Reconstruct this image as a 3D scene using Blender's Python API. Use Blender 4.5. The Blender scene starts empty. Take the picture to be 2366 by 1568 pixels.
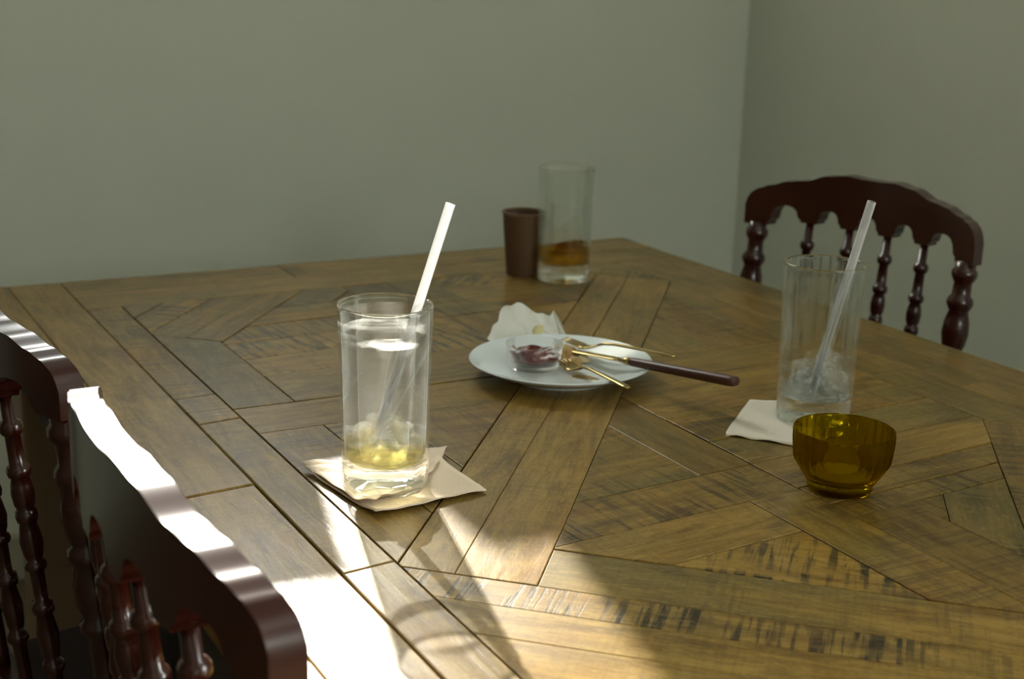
import bpy, bmesh, math, random
from mathutils import Vector, Matrix, noise
random.seed(7)
scene = bpy.context.scene
COL = scene.collection

# ------------------------------------------------------------------ camera
W, H, F = 2366.0, 1568.0, 3286.1
PX, PY = W/2, H/2
ROLL = -0.026
VPY = (-638.0, -146.0)                      # where the table's long edges meet
_n = Vector((ROLL, 1.0)).normalized()
_d = -((VPY[0]-PX)*_n.x + (VPY[1]-PY)*_n.y)
_down = Vector((_n.x*F*F/_d, _n.y*F*F/_d, F)).normalized()
_Z = -_down
_Y = Vector((VPY[0]-PX, VPY[1]-PY, F)).normalized()
_Y = (_Y - _Y.dot(_Z)*_Z).normalized()
_X = _Y.cross(_Z)
R3 = Matrix((_X, _Y, _Z))
CAM = Vector((0, 0, 1.15))
TZ = 0.75
def ray(px, py): return R3 @ Vector((px-PX, py-PY, F))
def at(px, py, z=TZ):
    v = ray(px, py); return CAM + v*((z-CAM.z)/v.z)
def atx(px, py, x):
    v = ray(px, py); return CAM + v*((x-CAM.x)/v.x)
cam = bpy.data.cameras.new('camera'); camo = bpy.data.objects.new('camera', cam); COL.objects.link(camo)
cam.sensor_width = 36; cam.lens = 50; cam.clip_start = 0.02; cam.clip_end = 60
m = Matrix((R3 @ Vector((1,0,0)), R3 @ Vector((0,-1,0)), R3 @ Vector((0,0,-1)))).transposed().to_4x4()
m.translation = CAM; camo.matrix_world = m
cam.dof.use_dof = True; cam.dof.focus_distance = 1.10; cam.dof.aperture_fstop = 8.0
scene.camera = camo

# ------------------------------------------------------------------ world, sun, view
BACK_Y, RIGHT_X, LEFT_X, FRONT_Y, CEIL = 2.6, 1.985, -1.7, -2.3, 2.75
WIN_B = (0.47, 1.50, 1.565, 2.45)            # window in the back wall: x0,x1,z0,z1
FILL_F = (0.25, 0.95, 1.45, 2.05)            # added fill window in the unseen wall behind the camera: x0,x1,z0,z1
FILL_R = (-1.75, -0.35, 0.90, 2.40)          # added fill window, out of view in the right-hand wall: y0,y1,z0,z1
world = bpy.data.worlds.new('sky'); scene.world = world; world.use_nodes = True
bg = world.node_tree.nodes['Background']
bg.inputs[0].default_value = (0.97, 1.0, 0.95, 1); bg.inputs[1].default_value = 5.0
sun = bpy.data.lights.new('sun', 'SUN'); suno = bpy.data.objects.new('sun', sun); COL.objects.link(suno)
sun.energy = 3.6; sun.angle = math.radians(0.6); sun.color = (1.0, 0.93, 0.82)
SUN_FROM = Vector((0.25, 0.97, math.tan(math.radians(27)))).normalized()
suno.rotation_euler = SUN_FROM.to_track_quat('Z', 'Y').to_euler()
suno.location = (1.3, 4.5, 4)
def portal(name, loc, sx, sz, inward):
    l = bpy.data.lights.new(name, 'AREA'); l.shape = 'RECTANGLE'; l.size = sx; l.size_y = sz
    l.cycles.is_portal = True
    o = bpy.data.objects.new(name, l); COL.objects.link(o); o.location = loc
    o.rotation_euler = (-Vector(inward)).to_track_quat('Z', 'Y').to_euler()
portal('window_portal_back', ((WIN_B[0]+WIN_B[1])/2, BACK_Y+0.14, (WIN_B[2]+WIN_B[3])/2), WIN_B[1]-WIN_B[0], WIN_B[3]-WIN_B[2], (0, -1, 0))
portal('fill_window_portal_front', ((FILL_F[0]+FILL_F[1])/2, FRONT_Y-0.14, (FILL_F[2]+FILL_F[3])/2), FILL_F[1]-FILL_F[0], FILL_F[3]-FILL_F[2], (0, 1, 0))
portal('fill_window_portal_right', (RIGHT_X+0.14, (FILL_R[0]+FILL_R[1])/2, (FILL_R[2]+FILL_R[3])/2), FILL_R[1]-FILL_R[0], FILL_R[3]-FILL_R[2], (-1, 0, 0))
vs = scene.view_settings
vs.view_transform = 'Standard'; vs.look = 'None'; vs.gamma = 1.0; vs.exposure = 2.15
vs.use_curve_mapping = False

# ------------------------------------------------------------------ materials
def new_mat(name):
    mt = bpy.data.materials.new(name); mt.use_nodes = True
    nt = mt.node_tree; nt.nodes.clear()
    out = nt.nodes.new('ShaderNodeOutputMaterial')
    return mt, nt, out
def N(nt, t, **kw):
    n = nt.nodes.new(t)
    for k, v in kw.items(): setattr(n, k, v)
    return n
def L(nt, a, b): nt.links.new(a, b)
def rgba(c): return (c[0], c[1], c[2], 1)
def pbr(name, col, rough=0.5, metal=0.0, coat=0.0, noise_amt=0.12, noise_scale=8.0, bump=0.0, bump_scale=60.0, sss=0.0, stretch=(1,1,1)):
    mt, nt, out = new_mat(name)
    p = N(nt, 'ShaderNodeBsdfPrincipled'); L(nt, p.outputs[0], out.inputs[0])
    tc = N(nt, 'ShaderNodeTexCoord'); mp = N(nt, 'ShaderNodeMapping'); mp.inputs['Scale'].default_value = stretch
    L(nt, tc.outputs['Object'], mp.inputs[0])
    nz = N(nt, 'ShaderNodeTexNoise'); nz.inputs['Scale'].default_value = noise_scale; nz.inputs['Detail'].default_value = 5
    L(nt, mp.outputs[0], nz.inputs['Vector'])
    mix = N(nt, 'ShaderNodeMix', data_type='RGBA')
    mix.inputs[6].default_value = rgba([c*(1-noise_amt) for c in col]); mix.inputs[7].default_value = rgba([min(1, c*(1+noise_amt)) for c in col])
    L(nt, nz.outputs[0], mix.inputs[0]); L(nt, mix.outputs[2], p.inputs['Base Color'])
    p.inputs['Roughness'].default_value = rough; p.inputs['Metallic'].default_value = metal
    p.inputs['Coat Weight'].default_value = coat; p.inputs['Coat Roughness'].default_value = 0.12
    if bump:
        n2 = N(nt, 'ShaderNodeTexNoise'); n2.inputs['Scale'].default_value = bump_scale; n2.inputs['Detail'].default_value = 4
        L(nt, mp.outputs[0], n2.inputs['Vector'])
        b = N(nt, 'ShaderNodeBump'); b.inputs['Strength'].default_value = bump; b.inputs['Distance'].default_value = 0.002
        L(nt, n2.outputs[0], b.inputs['Height']); L(nt, b.outputs[0], p.inputs['Normal'])
    return mt
def glass(name, col=(1,1,1), through=0.5, ior=1.45, rough=0.0):
    """clear glass: part real refraction, part straight-through light (thin walls)"""
    mt, nt, out = new_mat(name)
    g = N(nt, 'ShaderNodeBsdfGlass'); g.inputs['Color'].default_value = rgba(col); g.inputs['IOR'].default_value = ior; g.inputs['Roughness'].default_value = rough
    t = N(nt, 'ShaderNodeBsdfTransparent'); t.inputs[0].default_value = rgba(col)
    tc = N(nt, 'ShaderNodeTexCoord'); nz = N(nt, 'ShaderNodeTexNoise'); nz.inputs['Scale'].default_value = 40
    L(nt, tc.outputs['Object'], nz.inputs['Vector'])
    b = N(nt, 'ShaderNodeBump'); b.inputs['Strength'].default_value = 0.05; b.inputs['Distance'].default_value = 0.001
    L(nt, nz.outputs[0], b.inputs['Height']); L(nt, b.outputs[0], g.inputs['Normal'])
    mx = N(nt, 'ShaderNodeMixShader'); mx.inputs[0].default_value = through
    L(nt, g.outputs[0], mx.inputs[1]); L(nt, t.outputs[0], mx.inputs[2]); L(nt, mx.outputs[0], out.inputs[0])
    return mt
def pane_glass(name):
    mt, nt, out = new_mat(name)
    t = N(nt, 'ShaderNodeBsdfTransparent'); g = N(nt, 'ShaderNodeBsdfGlossy'); g.inputs['Roughness'].default_value = 0.02
    fr = N(nt, 'ShaderNodeFresnel'); fr.inputs[0].default_value = 1.3
    mx = N(nt, 'ShaderNodeMixShader'); L(nt, fr.outputs[0], mx.inputs[0]); L(nt, t.outputs[0], mx.inputs[1]); L(nt, g.outputs[0], mx.inputs[2])
    L(nt, mx.outputs[0], out.inputs[0]); return mt
def film(name, col, dens, scale, stretch=(1,1,1), lo=0.45, hi=0.7):
    """patchy dried residue: translucent white over clear"""
    mt, nt, out = new_mat(name)
    t = N(nt, 'ShaderNodeBsdfTransparent'); d = N(nt, 'ShaderNodeBsdfDiffuse'); d.inputs[0].default_value = rgba(col)
    tl = N(nt, 'ShaderNodeBsdfTranslucent'); tl.inputs[0].default_value = rgba(col)
    m1 = N(nt, 'ShaderNodeMixShader'); m1.inputs[0].default_value = 0.5
    L(nt, d.outputs[0], m1.inputs[1]); L(nt, tl.outputs[0], m1.inputs[2])
    tc = N(nt, 'ShaderNodeTexCoord'); mp = N(nt, 'ShaderNodeMapping'); mp.inputs['Scale'].default_value = stretch
    nz = N(nt, 'ShaderNodeTexNoise'); nz.inputs['Scale'].default_value = scale; nz.inputs['Detail'].default_value = 4
    L(nt, tc.outputs['Object'], mp.inputs[0]); L(nt, mp.outputs[0], nz.inputs['Vector'])
    mr = N(nt, 'ShaderNodeMapRange'); mr.inputs['From Min'].default_value = lo; mr.inputs['From Max'].default_value = hi; mr.inputs['To Max'].default_value = dens
    L(nt, nz.outputs[0], mr.inputs[0])
    mx = N(nt, 'ShaderNodeMixShader'); L(nt, mr.outputs[0], mx.inputs[0]); L(nt, t.outputs[0], mx.inputs[1]); L(nt, m1.outputs[0], mx.inputs[2])
    L(nt, mx.outputs[0], out.inputs[0]); return mt
def edge_gleam(mt, lo, hi):  # whitens the film at grazing angles, imitating sunlit glass edges
    nt = mt.node_tree; mx = [n for n in nt.nodes if n.type == 'OUTPUT_MATERIAL'][0].inputs[0].links[0].from_node
    old = mx.inputs[0].links[0].from_socket
    lw = N(nt, 'ShaderNodeLayerWeight'); lw.inputs[0].default_value = 0.5
    pw = N(nt, 'ShaderNodeMath', operation='POWER'); L(nt, lw.outputs['Facing'], pw.inputs[0]); pw.inputs[1].default_value = 3.0
    mr = N(nt, 'ShaderNodeMapRange'); mr.inputs['To Min'].default_value = lo; mr.inputs['To Max'].default_value = hi; L(nt, pw.outputs[0], mr.inputs[0])
    mu = N(nt, 'ShaderNodeMath', operation='ADD'); mu.use_clamp = True; L(nt, old, mu.inputs[0]); L(nt, mr.outputs[0], mu.inputs[1])
    L(nt, mu.outputs[0], mx.inputs[0])
def plastic_straw(name):
    mt, nt, out = new_mat(name)
    t = N(nt, 'ShaderNodeBsdfTransparent'); t.inputs[0].default_value = (0.95,0.95,0.95,1)
    p = N(nt, 'ShaderNodeBsdfPrincipled'); p.inputs['Base Color'].default_value = (0.85,0.86,0.86,1); p.inputs['Roughness'].default_value = 0.25
    tl = N(nt, 'ShaderNodeBsdfTranslucent'); tl.inputs[0].default_value = (0.9,0.9,0.9,1)
    m1 = N(nt, 'ShaderNodeMixShader'); m1.inputs[0].default_value = 0.55; L(nt, p.outputs[0], m1.inputs[1]); L(nt, tl.outputs[0], m1.inputs[2])
    lw = N(nt, 'ShaderNodeLayerWeight'); lw.inputs[0].default_value = 0.35
    mr = N(nt, 'ShaderNodeMapRange'); mr.inputs['To Min'].default_value = 0.20; mr.inputs['To Max'].default_value = 0.75
    L(nt, lw.outputs['Facing'], mr.inputs[0])
    mx = N(nt, 'ShaderNodeMixShader'); L(nt, mr.outputs[0], mx.inputs[0]); L(nt, t.outputs[0], mx.inputs[1]); L(nt, m1.outputs[0], mx.inputs[2])
    L(nt, mx.outputs[0], out.inputs[0]); return mt
def plank_wood(name):
    """varnished reclaimed wood; local x runs along the grain. Object properties: tone, saw, green."""
    mt, nt, out = new_mat(name)
    p = N(nt, 'ShaderNodeBsdfPrincipled'); L(nt, p.outputs[0], out.inputs[0])
    tc = N(nt, 'ShaderNodeTexCoord'); oi = N(nt, 'ShaderNodeObjectInfo')
    off = N(nt, 'ShaderNodeVectorMath', operation='MULTIPLY_ADD'); off.inputs[0].default_value = (1,1,1)
    sc_ = N(nt, 'ShaderNodeMath', operation='MULTIPLY'); sc_.inputs[1].default_value = 37.0; L(nt, oi.outputs['Random'], sc_.inputs[0])
    cb = N(nt, 'ShaderNodeCombineXYZ'); [L(nt, sc_.outputs[0], cb.inputs[i]) for i in range(3)]
    add = N(nt, 'ShaderNodeVectorMath', operation='ADD'); L(nt, tc.outputs['Object'], add.inputs[0]); L(nt, cb.outputs[0], add.inputs[1])
    nt.nodes.remove(off)
    def noise_(scale, stretch, detail=5, dist=0.0, rough=0.55):
        mp = N(nt, 'ShaderNodeMapping'); mp.inputs['Scale'].default_value = stretch; L(nt, add.outputs[0], mp.inputs[0])
        z = N(nt, 'ShaderNodeTexNoise'); z.inputs['Scale'].default_value = scale; z.inputs['Detail'].default_value = detail; z.inputs['Distortion'].default_value = dist; z.inputs['Roughness'].default_value = rough
        L(nt, mp.outputs[0], z.inputs['Vector']); return z.outputs[0]
    def ramp(src, lo, hi, a=0.0, b=1.0):
        r = N(nt, 'ShaderNodeMapRange'); r.inputs['From Min'].default_value = lo; r.inputs['From Max'].default_value = hi; r.inputs['To Min'].default_value = a; r.inputs['To Max'].default_value = b
        L(nt, src, r.inputs[0]); return r.outputs[0]
    def attr(nm):
        a = N(nt, 'ShaderNodeAttribute', attribute_type='OBJECT', attribute_name=nm); return a.outputs['Fac']
    def mul(a, b):
        q = N(nt, 'ShaderNodeMath', operation='MULTIPLY'); 
        L(nt, a, q.inputs[0])
        if isinstance(b, float): q.inputs[1].default_value = b
        else: L(nt, b, q.inputs[1])
        return q.outputs[0]
    def mixc(fac, a, b, blend='MIX'):
        q = N(nt, 'ShaderNodeMix', data_type='RGBA', blend_type=blend); L(nt, fac, q.inputs[0])
        for s, v in ((6, a), (7, b)):
            if isinstance(v, tuple): q.inputs[s].default_value = rgba(v)
            else: L(nt, v, q.inputs[s])
        return q.outputs[2]
    grain = noise_(60, (0.22, 1.5, 1), 8, 0.8, 0.68)
    blot = noise_(9, (0.55, 1.2, 1), 3, 0.3)
    c = mixc(ramp(grain, 0.32, 0.68), (0.125, 0.066, 0.011), (0.335, 0.212, 0.052))
    c = mixc(mul(ramp(blot, 0.40, 0.62), attr('green')), c, (0.095, 0.090, 0.032))
    dark = noise_(22, (0.35, 1.0, 1), 4, 0.8)
    c = mixc(mul(ramp(dark, 0.56, 0.72), 0.72), c, (0.045, 0.030, 0.014))
    # saw marks: dark bars across the grain, in patches
    bars = noise_(170, (1.0, 0.06, 1), 6, 0.25, 0.6)
    patch = noise_(10, (0.7, 1.1, 1), 3, 0.5)
    sm = mul(mul(ramp(bars, 0.49, 0.57), ramp(patch, 0.38, 0.52)), attr('saw'))
    c = mixc(sm, c, (0.018, 0.016, 0.011))
    fine = noise_(320, (1.0, 0.03, 1), 2, 0.0)
    c = mixc(mul(ramp(fine, 0.5, 0.75), 0.22), c, (0.05, 0.037, 0.018))
    speck = noise_(520, (0.6, 1.0, 1), 3, 0.0, 0.7)
    c = mixc(mul(ramp(speck, 0.48, 0.72), 0.45), c, (0.075, 0.045, 0.012))
    light = noise_(420, (0.25, 1.0, 1), 3, 0.0, 0.7)
    c = mixc(mul(ramp(light, 0.52, 0.75), 0.35), c, (0.42, 0.29, 0.10))
    red = noise_(14, (0.6, 1.0, 1), 2, 0.5)
    c = mixc(mul(ramp(red, 0.55, 0.75), 0.35), c, (0.21, 0.088, 0.02))
    hv = N(nt, 'ShaderNodeHueSaturation'); L(nt, c, hv.inputs['Color']); L(nt, attr('tone'), hv.inputs['Value']); hv.inputs['Saturation'].default_value = 1.02
    L(nt, hv.outputs[0], p.inputs['Base Color'])
    L(nt, ramp(blot, 0.3, 0.7, 0.30, 0.44), p.inputs['Roughness'])
    p.inputs['Coat Weight'].default_value = 0.34; p.inputs['Coat Roughness'].default_value = 0.18; p.inputs['Coat IOR'].default_value = 1.28; p.inputs['IOR'].default_value = 1.2
    b = N(nt, 'ShaderNodeBump'); b.inputs['Strength'].default_value = 0.22; b.inputs['Distance'].default_value = 0.0012
    hs = N(nt, 'ShaderNodeMath', operation='MULTIPLY_ADD'); L(nt, sm, hs.inputs[0]); hs.inputs[1].default_value = -0.3; L(nt, grain, hs.inputs[2])
    hs2 = N(nt, 'ShaderNodeMath', operation='MULTIPLY_ADD'); L(nt, blot, hs2.inputs[0]); hs2.inputs[1].default_value = 2.0; L(nt, hs.outputs[0], hs2.inputs[2])
    L(nt, hs2.outputs[0], b.inputs['Height']); L(nt, b.outputs[0], p.inputs['Normal'])
    L(nt, b.outputs[0], p.inputs['Coat Normal'])
    return mt

M = {}
M['wall'] = pbr('painted_plaster', (0.60, 0.635, 0.54), 0.75, noise_amt=0.05, noise_scale=2.0, bump=0.12, bump_scale=90)
M['dark_left_wall'] = pbr('dark_wall_for_reflections', (0.10, 0.065, 0.04), 0.6, noise_scale=6, stretch=(1,8,1))  # dark colour added on the unseen wall to darken reflections in the chairs
M['ceiling'] = pbr('ceiling_paint', (0.62, 0.62, 0.56), 0.9, noise_amt=0.03)
M['floor'] = pbr('floor_wood', (0.14, 0.10, 0.06), 0.5, noise_scale=5, stretch=(1,8,1))
M['skirting'] = pbr('skirting_paint', (0.36, 0.36, 0.27), 0.5, noise_amt=0.05)
M['white_paint'] = pbr('white_gloss_paint', (0.7, 0.7, 0.66), 0.4, noise_amt=0.03)
M['plank'] = plank_wood('reclaimed_plank_wood')
M['core'] = pbr('dark_table_core', (0.03, 0.022, 0.014), 0.8)
M['leg'] = pbr('table_leg_wood', (0.20, 0.135, 0.065), 0.5, noise_scale=20, stretch=(3,3,0.3))
M['mahogany'] = pbr('mahogany_varnish', (0.030, 0.0048, 0.002), 0.26, coat=0.25, noise_amt=0.35, noise_scale=14, stretch=(3,3,0.5))
M['seat'] = pbr('dark_seat_cloth', (0.035, 0.02, 0.016), 0.8, bump=0.3, bump_scale=300)
M['glass'] = glass('clear_glass', (0.98, 0.995, 0.98), 0.28)
M['glass_wall'] = glass('clear_thin_glass', (0.985, 0.995, 0.985), 0.66)
M['dish_glass'] = glass('dish_glass', (0.97, 0.97, 0.96), 0.6)
M['amber'] = glass('amber_glass', (0.68, 0.57, 0.05), 0.5)
M['ice'] = glass('ice', (0.98, 0.99, 0.99), 0.45, 1.31, 0.02)
def whiten(mt, w):
    nt = mt.node_tree; out = [n for n in nt.nodes if n.type == 'OUTPUT_MATERIAL'][0]; src = out.inputs[0].links[0].from_socket
    d = N(nt, 'ShaderNodeBsdfTranslucent'); d.inputs[0].default_value = (0.9, 0.92, 0.92, 1)
    tc = N(nt, 'ShaderNodeTexCoord'); nz = N(nt, 'ShaderNodeTexNoise'); nz.inputs['Scale'].default_value = 150; L(nt, tc.outputs['Object'], nz.inputs['Vector'])
    mr = N(nt, 'ShaderNodeMapRange'); mr.inputs['From Min'].default_value = 0.35; mr.inputs['From Max'].default_value = 0.75; mr.inputs['To Max'].default_value = w; L(nt, nz.outputs[0], mr.inputs[0])
    mx = N(nt, 'ShaderNodeMixShader'); L(nt, mr.outputs[0], mx.inputs[0]); L(nt, src, mx.inputs[1]); L(nt, d.outputs[0], mx.inputs[2]); L(nt, mx.outputs[0], out.inputs[0])
whiten(M['ice'], 0.32)
M['frost'] = film('frosted_ice', (0.85,0.88,0.86), 0.55, 120, lo=0.3, hi=0.75)
M['drink'] = glass('pale_yellow_drink', (0.97, 0.91, 0.60), 0.6, 1.33)
M['drink_brown'] = glass('amber_drink', (0.80, 0.60, 0.20), 0.5, 1.33)
M['residue'] = film('foam_residue', (0.9,0.9,0.88), 0.85, 30, (1,1,3.0), 0.42, 0.62)
M["haze_gleam"] = film("haze_edge_gleam", (0.9,0.9,0.88), 0.10, 45, (1,1,0.25), 0.45, 0.72)
edge_gleam(M['haze_gleam'], 0.0, 0.65)  # patchy haze plus bright edges put into the film
M['straw'] = plastic_straw('clear_straw')
M['china'] = pbr('white_china', (0.70, 0.77, 0.79), 0.18, coat=0.5, noise_amt=0.02)
M['brass'] = pbr('brass_cutlery', (0.44, 0.33, 0.13), 0.28, metal=1.0, noise_amt=0.1, noise_scale=60)
M['handle'] = pbr('brown_handle', (0.065, 0.022, 0.012), 0.45, noise_amt=0.3, noise_scale=60)
M['paper'] = pbr('white_wax_paper', (0.78, 0.79, 0.72), 0.6, noise_amt=0.04, bump=0.15, bump_scale=80)
M['cake'] = pbr('cream_smear', (0.72, 0.68, 0.36), 0.6, noise_amt=0.2, noise_scale=60)
M['napkin'] = pbr('beige_paper_napkin', (0.66, 0.54, 0.40), 0.85, noise_amt=0.05, bump=0.35, bump_scale=350)
M['napkin_pale'] = pbr('pale_paper_napkin', (0.62, 0.57, 0.47), 0.85, noise_amt=0.05, bump=0.35, bump_scale=350)
M['jam'] = pbr('red_jam', (0.12, 0.004, 0.008), 0.15, coat=0.6, noise_amt=0.5, noise_scale=120, bump=0.6, bump_scale=200)
M['crumb'] = pbr('cake_crumb', (0.42, 0.27, 0.10), 0.8, noise_amt=0.4, noise_scale=200)
M['crumb_pale'] = pbr('cream_crumb', (0.60, 0.50, 0.30), 0.8, noise_amt=0.4, noise_scale=200)
M['syrup'] = pbr('brown_smear', (0.30, 0.19, 0.06), 0.35, noise_amt=0.3, noise_scale=100)
M['brown_cup'] = pbr('brown_paper_cup', (0.095, 0.048, 0.018), 0.6, noise_amt=0.15, noise_scale=30)
M['cup_inside'] = pbr('cup_lip', (0.15, 0.08, 0.032), 0.6)
M['wax'] = pbr('candle_wax', (0.55, 0.50, 0.16), 0.5, noise_amt=0.1)
M['terracotta'] = pbr('terracotta', (0.32, 0.13, 0.07), 0.8)
M['stone'] = pbr('ledge_stone', (0.4, 0.38, 0.34), 0.8)
M['pane'] = pane_glass('window_glass')
M['diffuser'] = film('sheer_diffuser', (0.85,0.85,0.80), 1.0, 3, lo=0.0, hi=0.05)

# ------------------------------------------------------------------ mesh helpers
def link(name, me, mat=None, parent=None, smooth=False):
    o = bpy.data.objects.new(name, me); COL.objects.link(o)
    if mat is not None: me.materials.append(mat if not isinstance(mat, str) else M[mat])
    if parent is not None: o.parent = parent
    if smooth:
        for p in me.polygons: p.use_smooth = True
    return o
def mesh(name, verts, faces):
    me = bpy.data.meshes.new(name); me.from_pydata([tuple(v) for v in verts], [], faces); me.update()
    bm = bmesh.new(); bm.from_mesh(me); bmesh.ops.recalc_face_normals(bm, faces=bm.faces); bm.to_mesh(me); bm.free()
    return me
def sharp(o, deg=40):
    me = o.data
    bm = bmesh.new(); bm.from_mesh(me)
    for e in bm.edges:
        if len(e.link_faces) == 2 and e.calc_face_angle(0) > math.radians(deg): e.smooth = False
    bm.to_mesh(me); bm.free(); return o
def thing(name, label, cat, loc=(0,0,0), rot=0.0, group=None):
    o = bpy.data.objects.new(name, None); COL.objects.link(o); o.empty_display_size = 0.05
    o.location = loc; o.rotation_euler = (0, 0, rot)
    return tag(o, label, cat, group)
def tag(o, label, cat, group=None):
    o['label'] = label; o['category'] = cat
    if group: o['group'] = group
    return o
def struct(o, label=None):
    o['kind'] = 'structure'
    if label: o['label'] = label
    return o
def box_data(boxes):
    vs, fs = [], []
    for (x0,x1,y0,y1,z0,z1) in boxes:
        b = len(vs)
        vs += [(x0,y0,z0),(x1,y0,z0),(x1,y1,z0),(x0,y1,z0),(x0,y0,z1),(x1,y0,z1),(x1,y1,z1),(x0,y1,z1)]
        fs += [[b+i for i in f] for f in ((0,3,2,1),(4,5,6,7),(0,1,5,4),(1,2,6,5),(2,3,7,6),(3,0,4,7))]
    return vs, fs
def boxes(name, bs, mat, parent=None, bevel=0.0):
    o = link(name, mesh(name, *box_data(bs)), mat, parent)
    if bevel:
        md = o.modifiers.new('bevel', 'BEVEL'); md.width = bevel; md.segments = 2
    return o
def lathe(profile, n=64, rad=None, closed=False):
    """profile: list of (r,z); r=0 makes a pole. rad(theta,i)->radius multiplier or offset"""
    vs, fs, rings = [], [], []
    for i, (r, z) in enumerate(profile):
        if r < 1e-6:
            rings.append([len(vs)]); vs.append((0,0,z))
        else:
            ring = []
            for k in range(n):
                t = 2*math.pi*k/n; rr = r + (rad(t, i, r, z) if rad else 0)
                ring.append(len(vs)); vs.append((rr*math.cos(t), rr*math.sin(t), z))
            rings.append(ring)
    for a, b in zip(rings[:-1], rings[1:]):
        for k in range(n):
            k2 = (k+1) % n
            if len(a) == 1 and len(b) == 1: continue
            if len(a) == 1: fs.append([a[0], b[k2], b[k]])
            elif len(b) == 1: fs.append([a[k], a[k2], b[0]])
            else: fs.append([a[k], a[k2], b[k2], b[k]])
    return vs, fs
def lathe_obj(name, profile, mat, parent=None, n=64, rad=None, deg=45):
    return sharp(link(name, mesh(name, *lathe(profile, n, rad)), mat, parent, True), deg)
def tube_data(pts, r, n=10, cap=True):
    vs, fs = [], []
    pts = [Vector(p) for p in pts]
    rs = r if isinstance(r, (list, tuple)) else [r]*len(pts)
    up = Vector((0,0,1))
    for i, p in enumerate(pts):
        d = (pts[min(i+1, len(pts)-1)] - pts[max(i-1, 0)]).normalized()
        a = d.cross(up if abs(d.z) < 0.95 else Vector((1,0,0))).normalized(); b = d.cross(a)
        for k in range(n):
            t = 2*math.pi*k/n; vs.append(p + (a*math.cos(t)+b*math.sin(t))*rs[i])
    for i in range(len(pts)-1):
        for k in range(n):
            k2 = (k+1) % n; fs.append([i*n+k, i*n+k2, (i+1)*n+k2, (i+1)*n+k])
    if cap:
        fs.append(list(range(n))[::-1]); fs.append([(len(pts)-1)*n+k for k in range(n)])
    return vs, fs
def copy_tree(o, parent=None):
    c = o.copy(); COL.objects.link(c)
    if parent is not None: c.parent = parent
    for ch in list(o.children): copy_tree(ch, c)
    return c

# ------------------------------------------------------------------ room
T = 0.12
def wall_with_hole(name, y0, y1, hole):
    x0, x1, z0, z1 = hole
    return struct(boxes(name, [(LEFT_X-T, x0, y0, y1, 0, CEIL), (x1, RIGHT_X+T, y0, y1, 0, CEIL), (x0, x1, y0, y1, 0, z0), (x0, x1, y0, y1, z1, CEIL)], 'wall'))
wall_with_hole('wall_back', BACK_Y, BACK_Y+T, WIN_B)
wall_with_hole('wall_front', FRONT_Y-T, FRONT_Y, FILL_F)
struct(boxes('wall_right', [(RIGHT_X, RIGHT_X+T, FRONT_Y, FILL_R[0], 0, CEIL), (RIGHT_X, RIGHT_X+T, FILL_R[1], BACK_Y, 0, CEIL), (RIGHT_X, RIGHT_X+T, FILL_R[0], FILL_R[1], 0, FILL_R[2]), (RIGHT_X, RIGHT_X+T, FILL_R[0], FILL_R[1], FILL_R[3], CEIL)], 'wall'))
struct(boxes('wall_left', [(LEFT_X-T, LEFT_X, FRONT_Y, BACK_Y, 0, CEIL)], 'dark_left_wall'))
struct(boxes('floor', [(LEFT_X-T, RIGHT_X+T, FRONT_Y-T, BACK_Y+T, -0.1, 0)], 'floor'))
struct(boxes('ceiling', [(LEFT_X-T, RIGHT_X+T, FRONT_Y-T, BACK_Y+T, CEIL, CEIL+0.1)], 'ceiling'))
struct(boxes('baseboard_back', [(LEFT_X, RIGHT_X, BACK_Y-0.015, BACK_Y, 0, 0.09)], 'skirting', bevel=0.004))
struct(boxes('baseboard_right', [(RIGHT_X-0.015, RIGHT_X, FRONT_Y, BACK_Y-0.015, 0, 0.09)], 'skirting', bevel=0.004))
def window(name, hole, off, muntins, swap=False):
    """hole: span along the wall and heights; swap: the wall runs along y"""
    x0, x1, z0, z1 = hole; f = 0.035
    def bx(a, b, c, d, e, g): return (c, d, a, b, e, g) if swap else (a, b, c, d, e, g)
    y = off
    fr = struct(boxes(name, [bx(x0, x0+f, y, y+0.05, z0, z1), bx(x1-f, x1, y, y+0.05, z0, z1), bx(x0+f, x1-f, y, y+0.05, z0, z0+f), bx(x0+f, x1-f, y, y+0.05, z1-f, z1)], 'white_paint'))
    for mx in muntins: boxes('mullion', [bx(mx-0.018, mx+0.018, y, y+0.05, z0+f, z1-f)], 'white_paint', fr)
    xs = [x0+f] + [q for mx in muntins for q in (mx-0.018, mx+0.018)] + [x1-f]
    for a, b in zip(xs[::2], xs[1::2]):
        boxes('pane', [bx(a, b, y+0.022, y+0.026, z0+f, z1-f)], 'pane', fr)
    return fr
window('window_1', WIN_B, BACK_Y+0.04, [0.985])
window('fill_window_front', FILL_F, FRONT_Y-0.09, [0.6])
window('fill_window_right', FILL_R, RIGHT_X+0.04, [-1.2, -0.7], True)
# added boxes outside, out of view, block the sun except over and between them
struct(boxes('trim_1', [(0.30, 1.68, BACK_Y+T, BACK_Y+T+0.24, 1.40, 1.45)], 'stone'), 'added stone ledge under the sun-blocking boxes')
def sun_block_box(label, x0, x1):
    y0, y1, z0, z1, w = BACK_Y+T+0.01, BACK_Y+T+0.19, 1.45, 1.760, 0.014
    tag(boxes('sun_block_box', [(x0, x1, y0, y0+w, z0, z1), (x0, x1, y1-w, y1, z0, z1), (x0, x0+w, y0+w, y1-w, z0, z1), (x1-w, x1, y0+w, y1-w, z0, z1), (x0+w, x1-w, y0+w, y1-w, z0, z1-0.04)], 'terracotta'), label, 'sun blocker', 'added sun blockers')
sun_block_box('narrower added sun-blocking terracotta box outside the high window, on the left', 0.36, 0.822)
sun_block_box('wider added sun-blocking terracotta box outside the high window, on the right', 0.925, 1.62)
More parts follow.
